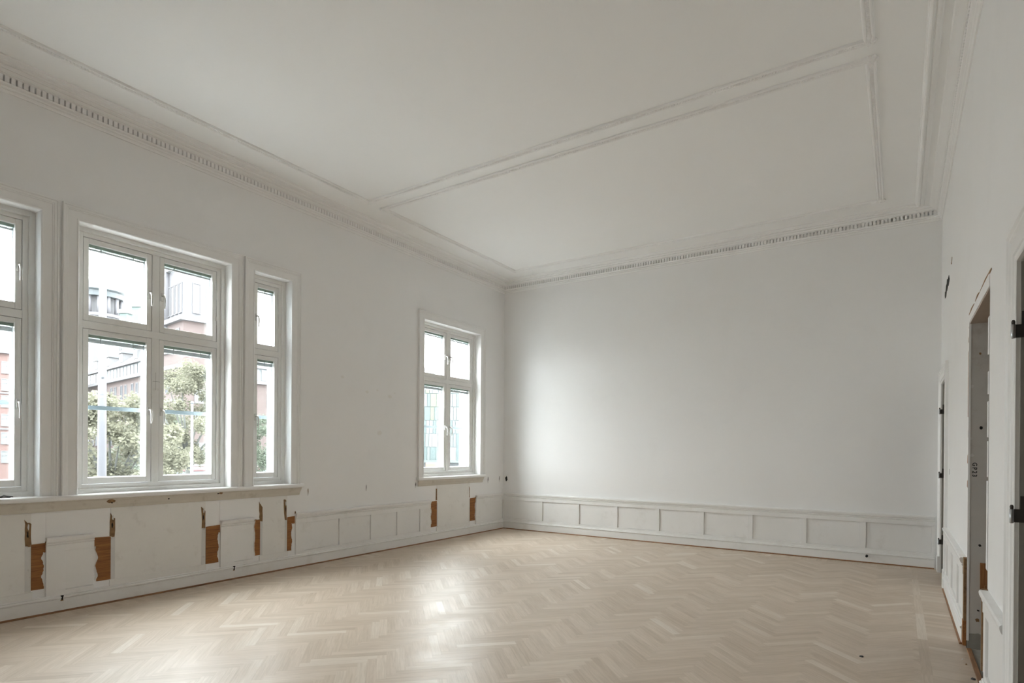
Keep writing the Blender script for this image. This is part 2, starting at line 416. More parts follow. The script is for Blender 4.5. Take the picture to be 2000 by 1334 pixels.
def make_window(n, y0, y1, double, handles, cords):
    global ME_HANDLE
    W = empty('window_%d' % n, (0, (y0+y1)/2, WZ0), kind='structure')
    inv = Vector((0, -(y0+y1)/2, -WZ0))
    def P(mb, name, mat, parent=W, bevel=0, kind=None):
        o = mb.build(name, mat, None, bevel); o.parent = parent
        if parent is W: o.location = inv
        if kind: o['kind'] = kind
        return o
    m = MB(); casing_u(m, y0, y1, WZ0-.002, WZ1, CAS, lambda a, z, h: (h, a, z)); P(m, 'casing', MAT['trim'])
    # fixed frame
    m = MB(); r = .045
    def ringbox(a0, a1, b0, b1, w, x0, x1):
        m.box(x0, x1, a0, a0+w, b0, b1); m.box(x0, x1, a1-w, a1, b0, b1); m.box(x0, x1, a0+w, a1-w, b0, b0+w); m.box(x0, x1, a0+w, a1-w, b1-w, b1)
    ringbox(y0, y1, WZ0, WZ1, r, -.26, -.112)
    ringbox(y0+r, y1-r, WZ0+r, WZ1-r, r-.004, -.26, -.132)
    ringbox(y0+r-.012, y1-r+.012, WZ0+r-.012, WZ1-r+.012, .010, -.115, -.106)
    zt0, zt1 = 2.645, 2.725; ym = (y0+y1)/2
    m.box(-.26, -.134, y0+.086, y1-.086, zt0+.004, zt1-.004)
    cols = [(y0+.09, y1-.09)]
    if double:
        m.box(-.26, -.134, ym-.036, ym+.036, WZ0+.086, zt0+.004); m.box(-.26, -.134, ym-.036, ym+.036, zt1-.004, WZ1-.086)
        cols = [(y0+.09, ym-.04), (ym+.04, y1-.09)]
    P(m, 'frame', MAT['win'], bevel=.0015)
    rows = [(WZ0+.09, zt0), (zt1, WZ1-.09)]
    for ci, (a, b) in enumerate(cols):
        for ri, (c, d) in enumerate(rows):
            S = MB(); w = .047; x0, x1 = -.182, -.137
            S.box(x0, x1, a, a+w, c, d); S.box(x0, x1, b-w, b, c, d); S.box(x0, x1, a+w, b-w, c, c+w+.012); S.box(x0, x1, a+w, b-w, d-w, d)
            so = P(S, 'sash', MAT['win'], bevel=.003)
            S = MB(); x0, x1 = -.25, -.205; w2 = .05
            S.box(x0, x1, a-.004, a+w2, c, d); S.box(x0, x1, b-w2, b+.004, c, d); S.box(x0, x1, a+w2, b-w2, c, c+w2+.012); S.box(x0, x1, a+w2, b-w2, d-w2, d)
            P(S, 'outer_sash', MAT['outer'], so)
            g = MB().box(-.164, -.160, a+w-.006, b-w+.006, c+w, d-w+.006).build('glass_pane', MAT['glass']); g.parent = so
            g = MB().box(-.231, -.227, a+w2-.006, b-w2+.006, c+w2, d-w2+.006).build('glass_pane', MAT['glass']); g.parent = so
            # raised venetian blind between the panes
            B = MB(); zt = d-w; B.box(-.204, -.168, a+w-.002, b-w+.002, zt-.026, zt+.002)
            P(B, 'blind_headrail', MAT['blindrail'], so)
            B = MB(); ns = 1 if ri else 4; z = zt-.036
            for k in range(ns):
                B.box(-.199, -.173, a+w+.004, b-w-.004, z-.0042, z); z -= .0068
            B.box(-.197, -.175, a+w+.004, b-w-.004, z-.011, z)
            for t in ((.22, .78) if b-a > .4 else (.5,)):
                yy = a+w+(b-a-2*w)*t; B.box(-.172, -.169, yy-.005, yy+.005, z-.016, zt-.026)
            P(B, 'blind_slats', MAT['blind'], so)
            if handles[ci]:
                hy = (b-w/2) if handles[ci] > 0 else (a+w/2)
                hz = 3.10 if ri else 1.885
                if ME_HANDLE is None:
                    ho = handle_mesh().build('handle', MAT['handle'], None, .002); ME_HANDLE = ho.data
                else: ho = bpy.data.objects.new('handle', ME_HANDLE); COL.objects.link(ho)
                ho.parent = so; ho.location = (-.137, hy, hz)
                ho['label'] = 'curved metal lever handle'
    for (a, b) in cols[-1:] if cords else []:
        for (c, d) in rows:
            h = d-c; yy = b-.012; drop = .72 if c < 2 else .62
            pts = [(-.128, yy, d-.04)]
            for k in range(1, 9): pts.append((-.126+.004*math.sin(k*2.1), yy+.010*math.sin(k*1.3+c)+ (.02*k/8 if c < 2 else 0), d-.04-h*drop*k/8))
            P(MB().tube(pts, .0026, 6), 'blind_cord', MAT['cord'])
            e = pts[-1]; P(MB().tube([(e[0], e[1], e[2]+.03), (e[0], e[1], e[2]+.01), (e[0], e[1], e[2]-.03)], [.003, .007, .0055], 8), 'cord_tassel', MAT['cord'])
            if c < 2:
                P(MB().tube([e, (-.118, yy+.02, c+.30), (-.112, yy+.045, c+.10), (-.110, yy+.055, c-.055)], .0022, 6), 'blind_cord', MAT['cord'])
    P(MB().box(-.43, -.40, y0, y1, 1.885, 1.925), 'guard_rail', MAT['rail'])
    P(MB().box(-.50, -.26, y0, y1, WZ0-.03, WZ0+.012), 'outer_sill', MAT['outer'])
    # painted lining of the outer reveal
    m = MB(); m.box(-.47, -.26, y1-.012, y1, WZ0+.012, WZ1); m.box(-.47, -.26, y0, y0+.012, WZ0+.012, WZ1); m.box(-.47, -.26, y0+.012, y1-.012, WZ1-.012, WZ1)
    P(m, 'outer_lining', MAT['outer'])
    if n == 2: pencil_marks(W, inv)
    portal((y0+y1)/2, (WZ0+WZ1)/2, y1-y0, WZ1-WZ0)
    return W
WINLAB = {1: 'narrow white casement window beside the double casement, lever on its far stile', 2: 'double white casement window between two narrow ones',
          3: 'narrow white casement window at the open end of the shared sill', 4: 'lone double white casement window next to the room corner'}
for i, (a, b) in enumerate(WINS):
    dbl = b-a > 1
    w = make_window(i+1, a, b, dbl, [1, -1] if dbl else ([1] if i == 0 else [-1]), i in (1, 2, 3))
    tag(w, WINLAB[i+1], 'window')

# window boards and the moulded aprons under them
def sill(n, y0, y1, label):
    S = empty('trim_%d' % n, (0, (y0+y1)/2, 1.0), label=label, cat='window sill', kind='structure')
    off = Vector((0, -(y0+y1)/2, -1.0))
    prof = [(-.14, 1.022), (.040, 1.022), (.046, 1.014), (.056, 1.014), (.064, 1.022), (.066, 1.036), (.062, 1.052), (.052, 1.0605), (-.14, 1.0605)]
    m = MB(); m.sweep([[(x, y, z) for x, z in prof] for y in (y0, y1)]); o = m.build('window_board', MAT['trim'], S); o.location = off
    pr = [(0, .918), (.010, .918), (.014, .930), (.018, .950), (.027, .972), (.033, .990), (.034, 1.0), (.040, 1.006), (.040, 1.016), (0, 1.016)]
    m = MB(); m.sweep([[(x, y0+.02+ (.04-x)*.6, z) for x, z in pr], [(x, y1-.02-(.04-x)*.6, z) for x, z in pr]]); o = m.build('apron', MAT['apron'], S); o.location = off
    return S, off
SILL1, off1 = sill(1, -8.04, -4.605, 'long white window sill shared by three casement windows')
SILL2, off2 = sill(2, -2.463, -.655, 'short window sill under the lone casement window')
# chips knocked out of the long apron
def blob(c, r, n=9, sq=1.0, seed=0):
    rd = random.Random(seed); return [(c[0]+r*sq*math.cos(2*math.pi*i/n)*rd.uniform(.6, 1.15), c[1]+r*math.sin(2*math.pi*i/n)*rd.uniform(.6, 1.15)) for i in range(n)]
for k, (y, z, r, sq, mt) in enumerate([(-6.80, .985, .022, 1.7, 'torn'), (-5.70, .998, .012, 2.4, 'torn'), (-6.26, .972, .007, 1.3, 'dark'), (-5.73, .996, .008, 1.2, 'dark'), (-6.79, .968, .008, 1.2, 'dark')]):
    xf = lambda zz: .018+(zz-.95)*.41
    m = MB(); m.plate(blob((y, z), r, 9, sq, k), lambda q: (xf(q[1])+.0035, q[0], q[1]), lambda q: (xf(q[1])-.004, q[0], q[1])); o = m.build('paint_chip', MAT[mt], SILL1); o.location = off1

# ------------------------------------------------------------------ dado, baseboards
RAIL = [(0, .557), (.026, .557), (.026, .612), (.020, .616), (.030, .622), (.032, .632), (.026, .637), (.036, .643), (.042, .655), (.045, .668), (.045, .678), (.038, .686), (0, .686)]
BASE = [(0, .012), (.030, .012), (.030, .118), (.025, .121), (.038, .126), (.040, .136), (.034, .144), (.026, .146), (.030, .152), (.024, .160), (0, .160)]
SHOE = [(0, 0), (.042, 0), (.042, .006), (.039, .012), (.033, .016), (0, .016)]

class Face:
    """places (out, along, z) on one of the walls"""
    def __init__(s, kind): s.k = kind
    def __call__(s, out, a, z):
        return {'L': (out, a, z), 'B': (a, -out, z), 'R': (WX-out, a, z), 'N': (a, YN+out, z)}[s.k]
FL, FB, FR, FN = Face('L'), Face('B'), Face('R'), Face('N')
def strip(face, prof, a0, a1, name, mat, parent, c0=0, c1=0):
    """profile run along a wall; c0/c1 mitre the ends by the profile's projection"""
    m = MB(); m.sweep([[face(o_, a0+c0*o_, z) for o_, z in prof], [face(o_, a1+c1*o_, z) for o_, z in prof]]); return m.build(name, mat, parent)
def slab(face, o0, o1, a0, a1, z0, z1, name, mat, parent, bevel=0):
    p0, p1 = face(o0, a0, z0), face(o1, a1, z1)
    return MB().box(p0[0], p1[0], p0[1], p1[1], p0[2], p1[2]).build(name, mat, parent, bevel)

def baseboard(name, face, segs, label, m0=0, m1=0):
    B = empty(name, label=label, cat='baseboard', kind='structure')
    for i, (a0, a1) in enumerate(segs):
        c0 = m0 if i == 0 else 0; c1 = m1 if i == len(segs)-1 else 0
        strip(face, BASE, a0, a1, 'board', MAT['dado'], B, c0, c1); strip(face, SHOE, a0, a1, 'shoe_moulding', MAT['shoe'], B, c0, c1)
    return B
BB_L = baseboard('baseboard_left', FL, [(YN, 0)], 'white baseboard with brown shoe moulding under the windows', 1, -1)
BB_B = baseboard('baseboard_back', FB, [(0, 6.795)], 'white baseboard with brown shoe moulding along the bare end wall', 1, 0)
BB_R = baseboard('baseboard_right', FR, [(-5.80, -4.93), (-3.60, -1.37)], 'white baseboard beside the stripped doorway')

def dado(parent, face, a0, a1, stiles, ends=(0, 0), ragged=(None, None), field=True):
    """a run of panelled dado: recessed field board, lower rail, stiles and moulded top rail"""
    edges = [a0]
    for s0, s1 in sorted(stiles): edges += [s0, s1]
    edges.append(a1); g = .0035
    for i in range(0, len(edges), 2):
        if edges[i+1]-edges[i] > .05: slab(face, 0, .007, edges[i]+g, edges[i+1]-g, .198+g, .557-g, 'panel', MAT['dado'], parent, .001)
    slab(face, 0, .020, a0, a1, .156, .198, 'lower_rail', MAT['dado'], parent, .002)
    strip(face, RAIL, a0, a1, 'top_rail', MAT['dado'], parent, *ends)
    for s0, s1 in stiles: slab(face, 0, .022, s0, s1, .198, .557, 'stile', MAT['dado'], parent, .002)

D_B = empty('trim_3', label='white panelled dado along the bare end wall', cat='dado', kind='structure')
dado(D_B, FB, 0, 6.80, [(0, .03), (.833,.897),(1.59,1.654),(2.317,2.385),(3.052,3.119),(3.776,3.843),(4.498,4.568),(5.228,5.300),(5.958,6.032),(6.765,6.80)], (1, 0))
D_R = empty('trim_4', label='white panelled dado either side of the stripped doorway', cat='dado', kind='structure')
dado(D_R, FR, -3.60, -1.37, [(-1.62,-1.55),(-2.30,-2.23),(-2.98,-2.91),(-3.60,-3.50)])
dado(D_R, FR, -5.80, -4.93, [(-5.02,-4.93),(-5.80,-5.72)])

D_L = empty('trim_5', label='broken white dado under the windows with exposed brown boards', cat='dado', kind='structure')
# continuous runs and the two short left-over pieces
dado(D_L, FL, -4.70, -2.13, [(-4.70,-4.575),(-4.005,-3.937),(-3.431,-3.365),(-2.896,-2.832),(-2.382,-2.318)])
dado(D_L, FL, -.893, 0, [(-.893,-.735),(-.03,0)], (0, -1))
dado(D_L, FL, -7.313, -6.937, [(-7.313,-7.165)])
dado(D_L, FL, -5.689, -5.288, [(-5.689,-5.528)])
dado(D_L, FL, YN, -7.94, [(-8.07,-7.94),(-8.7,-8.635),(-9.27,-9.2),(-9.82,-9.755),(-10.33,-10.265)], (1, 0))

def plateL(poly, x0, x1, name, mat, parent=D_L, seed=None):
    return MB().plate(poly, lambda q: (x1, q[0], q[1]), lambda q: (x0, q[0], q[1])).build(name, mat, parent)
def ragged_v(y, z0, z1, amp, seed, n=22):
    rd = random.Random(seed); ph = rd.uniform(0, 6); return [(y+amp*.7*math.sin(ph+i*.55)+rd.uniform(-amp, amp)*.35, z0+(z1-z0)*i/n) for i in range(n+1)]
# flat wall boards where the radiators stood: (y0, y1)
for a, b in ((-7.83, -7.418), (-6.79, -5.855), (-5.19, -4.816), (-1.96, -1.062)):
    slab(FL, 0, .004, a, b, .217, .915, 'radiator_board', MAT['bare'], D_L, .001)
    slab(FL, .0, .012, a-.01, b+.01, .156, .217, 'lower_rail', MAT['bare'], D_L, .0015)
# primer stripes down the sides of the radiator boards
for a, b in ((-7.462, -7.419), (-6.789, -6.752), (-5.897, -5.856), (-5.189, -5.158), (-4.85, -4.818), (-1.957, -1.935), (-1.085, -1.064)):
    slab(FL, .003, .0052, a, b, .222, .63, 'primer_stripe', MAT['stripe'], D_L)
# patched wall skin above the short dado pieces
for a, b in ((-7.31, -6.94), (-5.688, -5.29)):
    slab(FL, 0, .0025, a, b, .690, .905, 'skim_patch', MAT['wall'], D_L)
# exposed brown boards (torn edge towards the remaining dado)
def exposed(yi, yo, z0, z1, seed, jag=.012):
    """yi: straight edge at the radiator board, yo: ragged edge"""
    e = ragged_v(yo, z0, z1, jag, seed)
    plateL([(yi, z0)]+e+[(yi, z1)], 0, .0065, 'exposed_board', MAT['wood'])
    # curl of torn paint on the ragged edge
    s = 1 if yo > yi else -1
    for k in range(0, len(e)-1, 1):
        (a, b), (c, d) = e[k], e[k+1]
        w = .003+.005*random.random()
        plateL([(a, b), (c, d), (c+s*w, d), (a+s*w, b)], .006, .0105, 'torn_paint', MAT['trim'])
exposed(-7.418, -7.333, .232, .560, 1); plateL([(-7.418, .556), (-7.313, .556), (-7.313, .640), (-7.418, .638)], 0, .0065, 'exposed_board', MAT['wood'])
exposed(-6.790, -6.912, .222, .560, 2); plateL([(-6.79, .556), (-6.935, .556), (-6.935, .643), (-6.79, .638)], 0, .0065, 'exposed_board', MAT['wood'])
exposed(-5.850, -5.712, .220, .556, 3, .010); plateL([(-5.85, .552), (-5.682, .552), (-5.682, .641), (-5.85, .633)], 0, .0065, 'exposed_board', MAT['wood'])
exposed(-5.190, -5.262, .228, .646, 4, .009)
exposed(-4.814, -4.752, .222, .562, 5, .008); plateL([(-4.814, .558), (-4.706, .558), (-4.706, .652), (-4.814, .644)], 0, .0065, 'exposed_board', MAT['wood'])
exposed(-1.960, -2.105, .236, .56, 6, .012); plateL([(-1.96, .556), (-2.129, .556), (-2.129, .654), (-1.96, .661)], 0, .0065, 'exposed_board', MAT['wood'])
exposed(-1.062, -.912, .238, .56, 8, .010); plateL([(-1.062, .556), (-.895, .556), (-.895, .649), (-1.062, .642)], 0, .0065, 'exposed_board', MAT['wood'])
for a in (-7.84,): exposed(a+.01, a-.09, .23, .63, 9)
# torn slots rising above the boards
def slot(poly, seed, core=True):
    rd = random.Random(seed); fine = []
    for i, p_ in enumerate(poly):
        q = poly[(i+1) % len(poly)]
        for t in (0, .33, .66): fine.append((p_[0]+(q[0]-p_[0])*t+rd.uniform(-.004, .004), p_[1]+(q[1]-p_[1])*t+rd.uniform(-.006, .006)))
    plateL(fine, 0, .0055, 'torn_slot', MAT['torn'])
    if core:
        cy_ = sum(p_[0] for p_ in poly)/len(poly); cz_ = sum(p_[1] for p_ in poly)/len(poly)
        plateL(blob((cy_, cz_-.01), .034, 11, .22, seed+20), .004, .0062, 'plug_hole', MAT['dark']); plateL(blob((cy_+.006, cz_+.06), .03, 9, .3, seed+30), .004, .0060, 'plaster_bit', MAT['stripe'])
slot([(-7.465,.861),(-7.455,.845),(-7.419,.828),(-7.418,.643),(-7.423,.621),(-7.458,.631),(-7.465,.741)], 1)
slot([(-6.794,.861),(-6.785,.835),(-6.752,.813),(-6.756,.634),(-6.798,.639)], 2)
slot([(-5.904,.859),(-5.885,.845),(-5.859,.805),(-5.857,.621),(-5.896,.625)], 3)
slot([(-5.202,.872),(-5.185,.83),(-5.155,.80),(-5.160,.63),(-5.285,.640),(-5.290,.683),(-5.275,.655),(-5.195,.655),(-5.197,.76)], 4, False)
slot([(-4.870,.867),(-4.835,.865),(-4.829,.82),(-4.819,.611),(-4.852,.622)], 5)
slot([(-1.985,.860),(-1.958,.858),(-1.955,.667),(-1.988,.670)], 6, False)
slot([(-1.090,.866),(-1.066,.820),(-1.062,.659),(-1.082,.661)], 7, False)
for y, z in ((-7.311, .60), (-.895, .61), (-4.70, .655)): plateL(blob((y, z+.04), .02, 8, .5, int(-y*10)), .004, .012, 'splintered_end', MAT['torn'])
# little holes in the baseboard and the wall
for k, (y, z0, z1) in enumerate(((-7.195, .10, .148), (-5.534, .10, .150))):
    slab(FL, 0.02, .0412, y-.010, y+.010, z1-.008, z1+.002, 'screw_hole', MAT['dark'], BB_L); slab(FL, 0.02, .0412, y-.005, y+.005, z0+.01, z1, 'screw_hole', MAT['dark'], BB_L); slab(FL, .018, .0315, y-.011, y+.011, z0, z0+.01, 'screw_hole', MAT['torn'], BB_L)
WALLMARK = [(-4.505, .885, 1.0, .014), (-3.507, .88, 1.005, .010), (-2.474, .895, .985, .018), (-.506, .885, 1.02, .020), (-.1315, .89, 1.015, .016)]
for k, (y, z0, z1, w) in enumerate(WALLMARK):
    plateL(blob((y, (z0+z1)/2), (z1-z0)/2, 10, w/(z1-z0)*2, 40+k), -.002, .0022, 'gouge', MAT['stripe'], WALL_L)
    plateL(blob((y+.002, (z0+z1)/2+.015), (z1-z0)/3.2, 9, w/(z1-z0)*1.3, 60+k), -.001, .003, 'gouge', MAT['dark'] if k != 0 else MAT['torn'], WALL_L)
# open socket box in the end wall beside the corner
m = MB(); m.plate([(.045, .87), (.125, .87), (.125, 1.05), (.045, 1.05)], lambda q: (q[0], -.0015, q[1]), lambda q: (q[0], .002, q[1])); m.build('skim_patch', MAT['trim'], WALL_B)
m = MB(); m.plate(blob((.078, .96), .055, 12, .5, 3), lambda q: (q[0], -.003, q[1]), lambda q: (q[0], .002, q[1])); m.build('socket_hole', MAT['dark'], WALL_B)
# faint filled spots
for k, (y, z, r) in enumerate(((-3.5, 2.33, .02), (-3.05, 2.30, .03), (-2.95, 2.36, .012), (-3.25, 1.75, .035), (-3.95, 2.5, .02), (-3.3, 2.37, .015))):
    plateL(blob((y, z), r, 10, 1.6, 80+k), -.001, .0012, 'filler_spot', MAT['bare'], WALL_L)

# ------------------------------------------------------------------ cornice and ceiling mouldings
COR = [(0, 4.53), (.012, 4.53), (.016, 4.540), (.022, 4.548), (.018, 4.554), (.030, 4.560), (.034, 4.570), (.030, 4.576), (.052, 4.582), (.060, 4.594), (.020, 4.596), (.020, 4.648),
       (.074, 4.650), (.084, 4.654), (.080, 4.660), (.098, 4.666), (.116, 4.674), (.112, 4.680), (.136, 4.684), (.144, 4.692), (.144, ZC+.001), (0, ZC+.001)]
ME_DENT = MB().box(-.0150, .0150, -.048, 0, -.027, .027).build('dentil', MAT['ceil']); md = ME_DENT.data; bpy.data.objects.remove(ME_DENT)
def cornice(n, face, a0, a1, label, m0, m1, pitch, rot, lo, hi, start):
    C = empty('trim_%d' % n, label=label, cat='cornice', kind='structure')
    strip(face, COR, a0, a1, 'cornice', MAT['ceil'], C, m0, m1)
    rest = MB(); i = 0; a = start
    end = a1-.05 if a1 > a0 else a0
    while a < max(a0, a1)-.045:
        if a > min(a0, a1)+.045:
            p_ = face(.018, a, 4.622)
            if lo < a < hi: inst('dentil', md, C, p_, rot)
            else:
                q0, q1 = face(.018, a-.015, 4.595), face(.066, a+.015, 4.649); rest.box(q0[0], q1[0], q0[1], q1[1], q0[2], q1[2])
        a += pitch
    if rest.v: tag(rest.build('dentil_run', MAT['ceil'], C), kind='stuff')
    return C
cornice(6, FL, YN, 0, 'white plaster cornice with dentils above the windows', 1, -1, .0436, math.pi/2, -8.0, -3.2, YN+.05)
cornice(7, FB, 0, WX, 'white plaster cornice with dentils above the bare end wall', 1, -1, .0445, 0, 3.0, 6.9, .05)
cornice(8, FR, YN, 0, 'white plaster cornice with dentils above the doorways', 1, -1, .0436, -math.pi/2, -5.0, -3.2, YN+.05)
strip(FN, COR, 0, WX, 'trim_12', MAT['ceil'], None, 1, -1); tag(bpy.data.objects['trim_12'], 'plain white cornice on the end wall behind the viewer', 'cornice', kind='structure')

def frame_loop(x0, x1, y0, y1, prof, inward=True):
    """profile (offset from the outer line, drop below ceiling) round a rectangle, mitred"""
    rings = []
    for sx, sy in ((0,0),(1,0),(1,1),(0,1)):
        r = []
        for w, d in prof:
            x = (x0+w) if sx == 0 else (x1-w); y = (y0+w) if sy == 0 else (y1-w)
            r.append((x, y, ZC-d))
        rings.append(r)
    m = MB(); m.sweep(rings, loop=True, caps=False); return m
SIMPLE = [(0, -.001), (0, .008), (.010, .018), (.022, .024), (.040, .026), (.045, .016), (.051, .016), (.056, .030), (.070, .036), (.082, .032), (.088, .014), (.098, .010), (.100, -.001)]
o = tag(frame_loop(.20, WX-.20, YN+.20, -.20, SIMPLE).build('trim_9', MAT['ceil']), 'plain plaster moulding running round the ceiling inside the cornice', 'moulding', kind='structure')
PAN = [(0, -.001), (0, .012), (.006, .020), (.014, .022), (.020, .018), (.024, .010), (.050, .010), (.054, .017), (.062, .023), (.071, .021), (.076, .012), (.078, -.001)]
def panel(n, x0, x1, y0, y1, label):
    C = empty('trim_%d' % n, ((x0+x1)/2, (y0+y1)/2, ZC), label=label, cat='moulding', kind='structure'); off = (-(x0+x1)/2, -(y0+y1)/2, -ZC)
    o = frame_loop(x0, x1, y0, y1, PAN).build('moulding', MAT['ceil'], C); o.location = off
    b = MB(); c = .037; r = .0125; step = .026
    xs = x0+.10; 
    while xs < x1-.10:
        for y in (y0+c, y1-c): b.ball((xs, y, ZC-.012), r, 6, 4, (.8, 1.0, .85))
        xs += step
    ys = y0+.10
    while ys < y1-.10:
        for x in (x0+c, x1-c): b.ball((x, ys, ZC-.012), r, 6, 4, (1.0, .8, .85))
        ys += step
    o = b.build('bead_course', MAT['ceil'], C, fix=False); o.location = off; tag(o, kind='stuff')
    for sx in (0, 1):
        for sy in (0, 1):
            cx_, cy_ = (x1-.037 if sx else x0+.037), (y1-.037 if sy else y0+.037)
            q = MB(); q.ball((cx_, cy_, ZC-.006), .040, 10, 6, (1, 1, .55)); q.ball((cx_, cy_, ZC-.026), .014, 8, 5, (1, 1, .8))
            for t in range(7):
                a = 2*math.pi*t/7; q.ball((cx_+.036*math.cos(a), cy_+.036*math.sin(a), ZC-.010), .0195, 7, 5, (1, 1, .85))
            for dx, dy in (((-1 if sx else 1), 0), (0, (-1 if sy else 1))):
                for t, rr in ((.062, .024), (.085, .019), (.103, .014)): q.ball((cx_+dx*t, cy_+dy*t, ZC-.010), rr, 7, 5, (1.2 if dx else .95, 1.2 if dy else .95, .75))
            o = q.build('corner_leaf', MAT['ceil'], C, fix=False); o.location = off
panel(10, .627, WX-.627, -3.885, -.627, 'rectangular ceiling panel moulding over the far end of the room')
panel(11, .627, WX-.627, -8.59, -4.062, 'large rectangular ceiling panel moulding in the middle of the ceiling')
panel(13, .627, WX-.627, YN+.627, -8.755, 'rectangular ceiling panel moulding over the near end of the room')

# ------------------------------------------------------------------ doors in the right wall
DCAS = [(0,0),(0,.014),(.006,.018),(.030,.018),(.036,.024),(.042,.018),(.112,.020),(.122,.026),(.134,.026),(.142,.034),(.155,.034),(.16,.028),(.16,0)]
def hinge(parent, off, y, z, h):
    H = MB(); H.box(WX+.004, WX+.095, y-.0035, y+.0, z-h/2, z+h/2); H.box(WX-.022, WX+.006, y-.0035, y, z-h/2, z+h*.0); o = H.build('hinge', MAT['hinge'], parent); o.location = off
    k = MB(); k.tube([(WX-.026, y-.010, z-h/2-.004), (WX-.026, y-.010, z-h/2), (WX-.026, y-.010, z+.0)], [.006, .0085, .0085], 12); s = k.build('hinge_knuckle', MAT['steel'], o)
    k = MB(); k.tube([(WX-.026, y-.010, z), (WX-.026, y-.010, z+.012), (WX-.026, y-.010, z+.020)], [.0065, .0075, .004], 10); k.build('hinge_pin', MAT['hinge'], o)
    for zz in (z-h*.33, z-h*.1, z+h*.15, z+h*.36):
        k = MB(); k.tube([(WX+.055, y-.0036, zz), (WX+.055, y-.0046, zz)], .006, 10); k.build('screw', MAT['dark'], o)
def make_door(n, y0, y1, zt, hz, label):
    D = empty('door_%d' % n, (WX, y1, 0), label=label, cat='doorway', kind='structure'); off = Vector((-WX, -y1, 0))
    class K:
        pass
    m = MB(); casing_u(m, y0, y1, .20, zt, DCAS, lambda a, z, h: (WX-h, a, z)); m.build('casing', MAT['trim'], D).location = off
    for a, b in ((y0-.165, y0+.002), (y1-.002, y1+.165)):
        m = MB(); m.box(WX-.038, WX, a, b, 0, .19); m.sweep([[(WX-x, yy, z) for x, z in ((0,.19),(.038,.19),(.036,.203),(0,.208))] for yy in (a, b)]); m.build('plinth_block', MAT['trim'], D).location = off
    # jamb lining
    m = MB(); m.box(WX+.001, WX+TR, y1-.008, y1, 0, zt); m.box(WX+.001, WX+TR, y0, y0+.008, 0, zt); m.box(WX+.001, WX+TR, y0+.008, y1-.008, zt-.008, zt); m.build('jamb', MAT['doorgrey'], D, .001).location = off
    m = MB(); m.box(WX+.03, WX+TR-.02, y0+.01, y1-.01, -.01, .004); m.build('threshold', MAT['shoe'], D).location = off
    for z in hz: hinge(D, off, y1-.008, z, .118)
    return D
make_door(1, *DOORS['far'], (2.06, 1.255, .42), 'far white doorway in the room corner with dark hinges')
make_door(2, *DOORS['near'], (2.082, 1.254, .42), 'white doorway frame with dark hinge plates beyond the stripped opening')

# stripped opening
ya, yb, zt = DOORS['mid']
O = empty('door_3', (WX, yb, 0), label='stripped doorway with raw edges and stencilled jamb', cat='doorway', kind='structure'); off = Vector((-WX, -yb, 0))
def PO(m, name, mat, bevel=0): o = m.build(name, MAT[mat], O, bevel); o.location = off; return o
PO(MB().box(WX-.001, WX+TR, yb-.004, yb, .10, zt), 'jamb', 'grey')
PO(MB().box(WX-.001, WX+TR, ya, ya+.004, 0, zt), 'jamb', 'grey')
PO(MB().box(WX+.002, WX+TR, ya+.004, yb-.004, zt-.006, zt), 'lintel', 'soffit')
rd = random.Random(5)
top = [(WX+TR*i/10, .105+rd.uniform(-.018, .022)) for i in range(11)]
m = MB(); m.plate([(WX, -.02)]+[(WX+TR, -.02)]+top[::-1], lambda q: (q[0], yb-.0055, q[1]), lambda q: (q[0], yb, q[1])); PO(m, 'bare_patch', 'cement')
# plaster lip and brown timber slivers round the raw edge
PO(MB().box(WX-.004, WX+.010, yb-.0065, yb+.012, .06, zt+.012), 'plaster_lip', 'wall')
m = MB(); m.plate([(yb+.0, zt+.004), (yb+.005, zt+.06), (-4.4, zt+.075), (ya+.02, zt+.078), (ya+.0, zt-.002)], lambda q: (WX-.005, q[0], q[1]), lambda q: (WX+.002, q[0], q[1])); PO(m, 'plaster_lip', 'wall')
for k, (y0, y1, z0, z1) in enumerate(((-4.97, -4.35, 2.588, 2.600), (-4.33, -4.10, 2.580, 2.602), (-4.02, -3.66, 2.574, 2.592))):
    m = MB(); m.plate([(y0, z0), (y1, z0-.004), (y1, z1-.006), ((y0+y1)/2, z1+.008), (y0, z1)], lambda q: (WX-.0035, q[0], q[1]), lambda q: (WX+.002, q[0], q[1])); PO(m, 'timber_sliver', 'torn')
for k, (z0, z1, w) in enumerate(((2.47, 2.50, .03), (2.36, 2.42, .04), (1.78, 2.31, .045), (1.42, 1.505, .05), (1.235, 1.305, .06), (1.62, 1.70, .02))):
    m = MB(); m.plate([(yb+.012, z0), (yb+.012+w, z0+.012), (yb+.012+w*.8, z1-.02), (yb+.012, z1)], lambda q: (WX-.0035, q[0], q[1]), lambda q: (WX+.002, q[0], q[1])); PO(m, 'timber_sliver', 'woodz')
for k, (z0, z1, w) in enumerate(((2.10, 2.33, .05), (1.86, 2.0, .04), (1.60, 1.82, .05), (1.36, 1.58, .04), (.80, 1.34, .06))):
    m = MB(); m.plate([(ya, z0), (ya+w, z0+.004), (ya+w*.8, (z0+z1)/2), (ya+w, z1-.004), (ya, z1)], lambda q: (WX-.004, q[0], q[1]), lambda q: (WX+.012, q[0], q[1])); PO(m, 'broken_plaster', 'wall')
for x, z, r, mt in ((.065, 2.27, .010, 'torn'), (.075, 1.70, .014, 'dark'), (.012, 1.62, .012, 'stripe'), (.015, 2.02, .014, 'stripe'), (.072, .80, .012, 'dark'), (.065, .30, .009, 'dark'), (.02, 1.49, .014, 'stripe'), (.06, .225, .016, 'torn')):
    m = MB(); m.plate(blob((WX+x, z), r, 9, .9, int(z*50)), lambda q: (q[0], yb-.0058, q[1]), lambda q: (q[0], yb, q[1])); PO(m, 'gouge', mt)
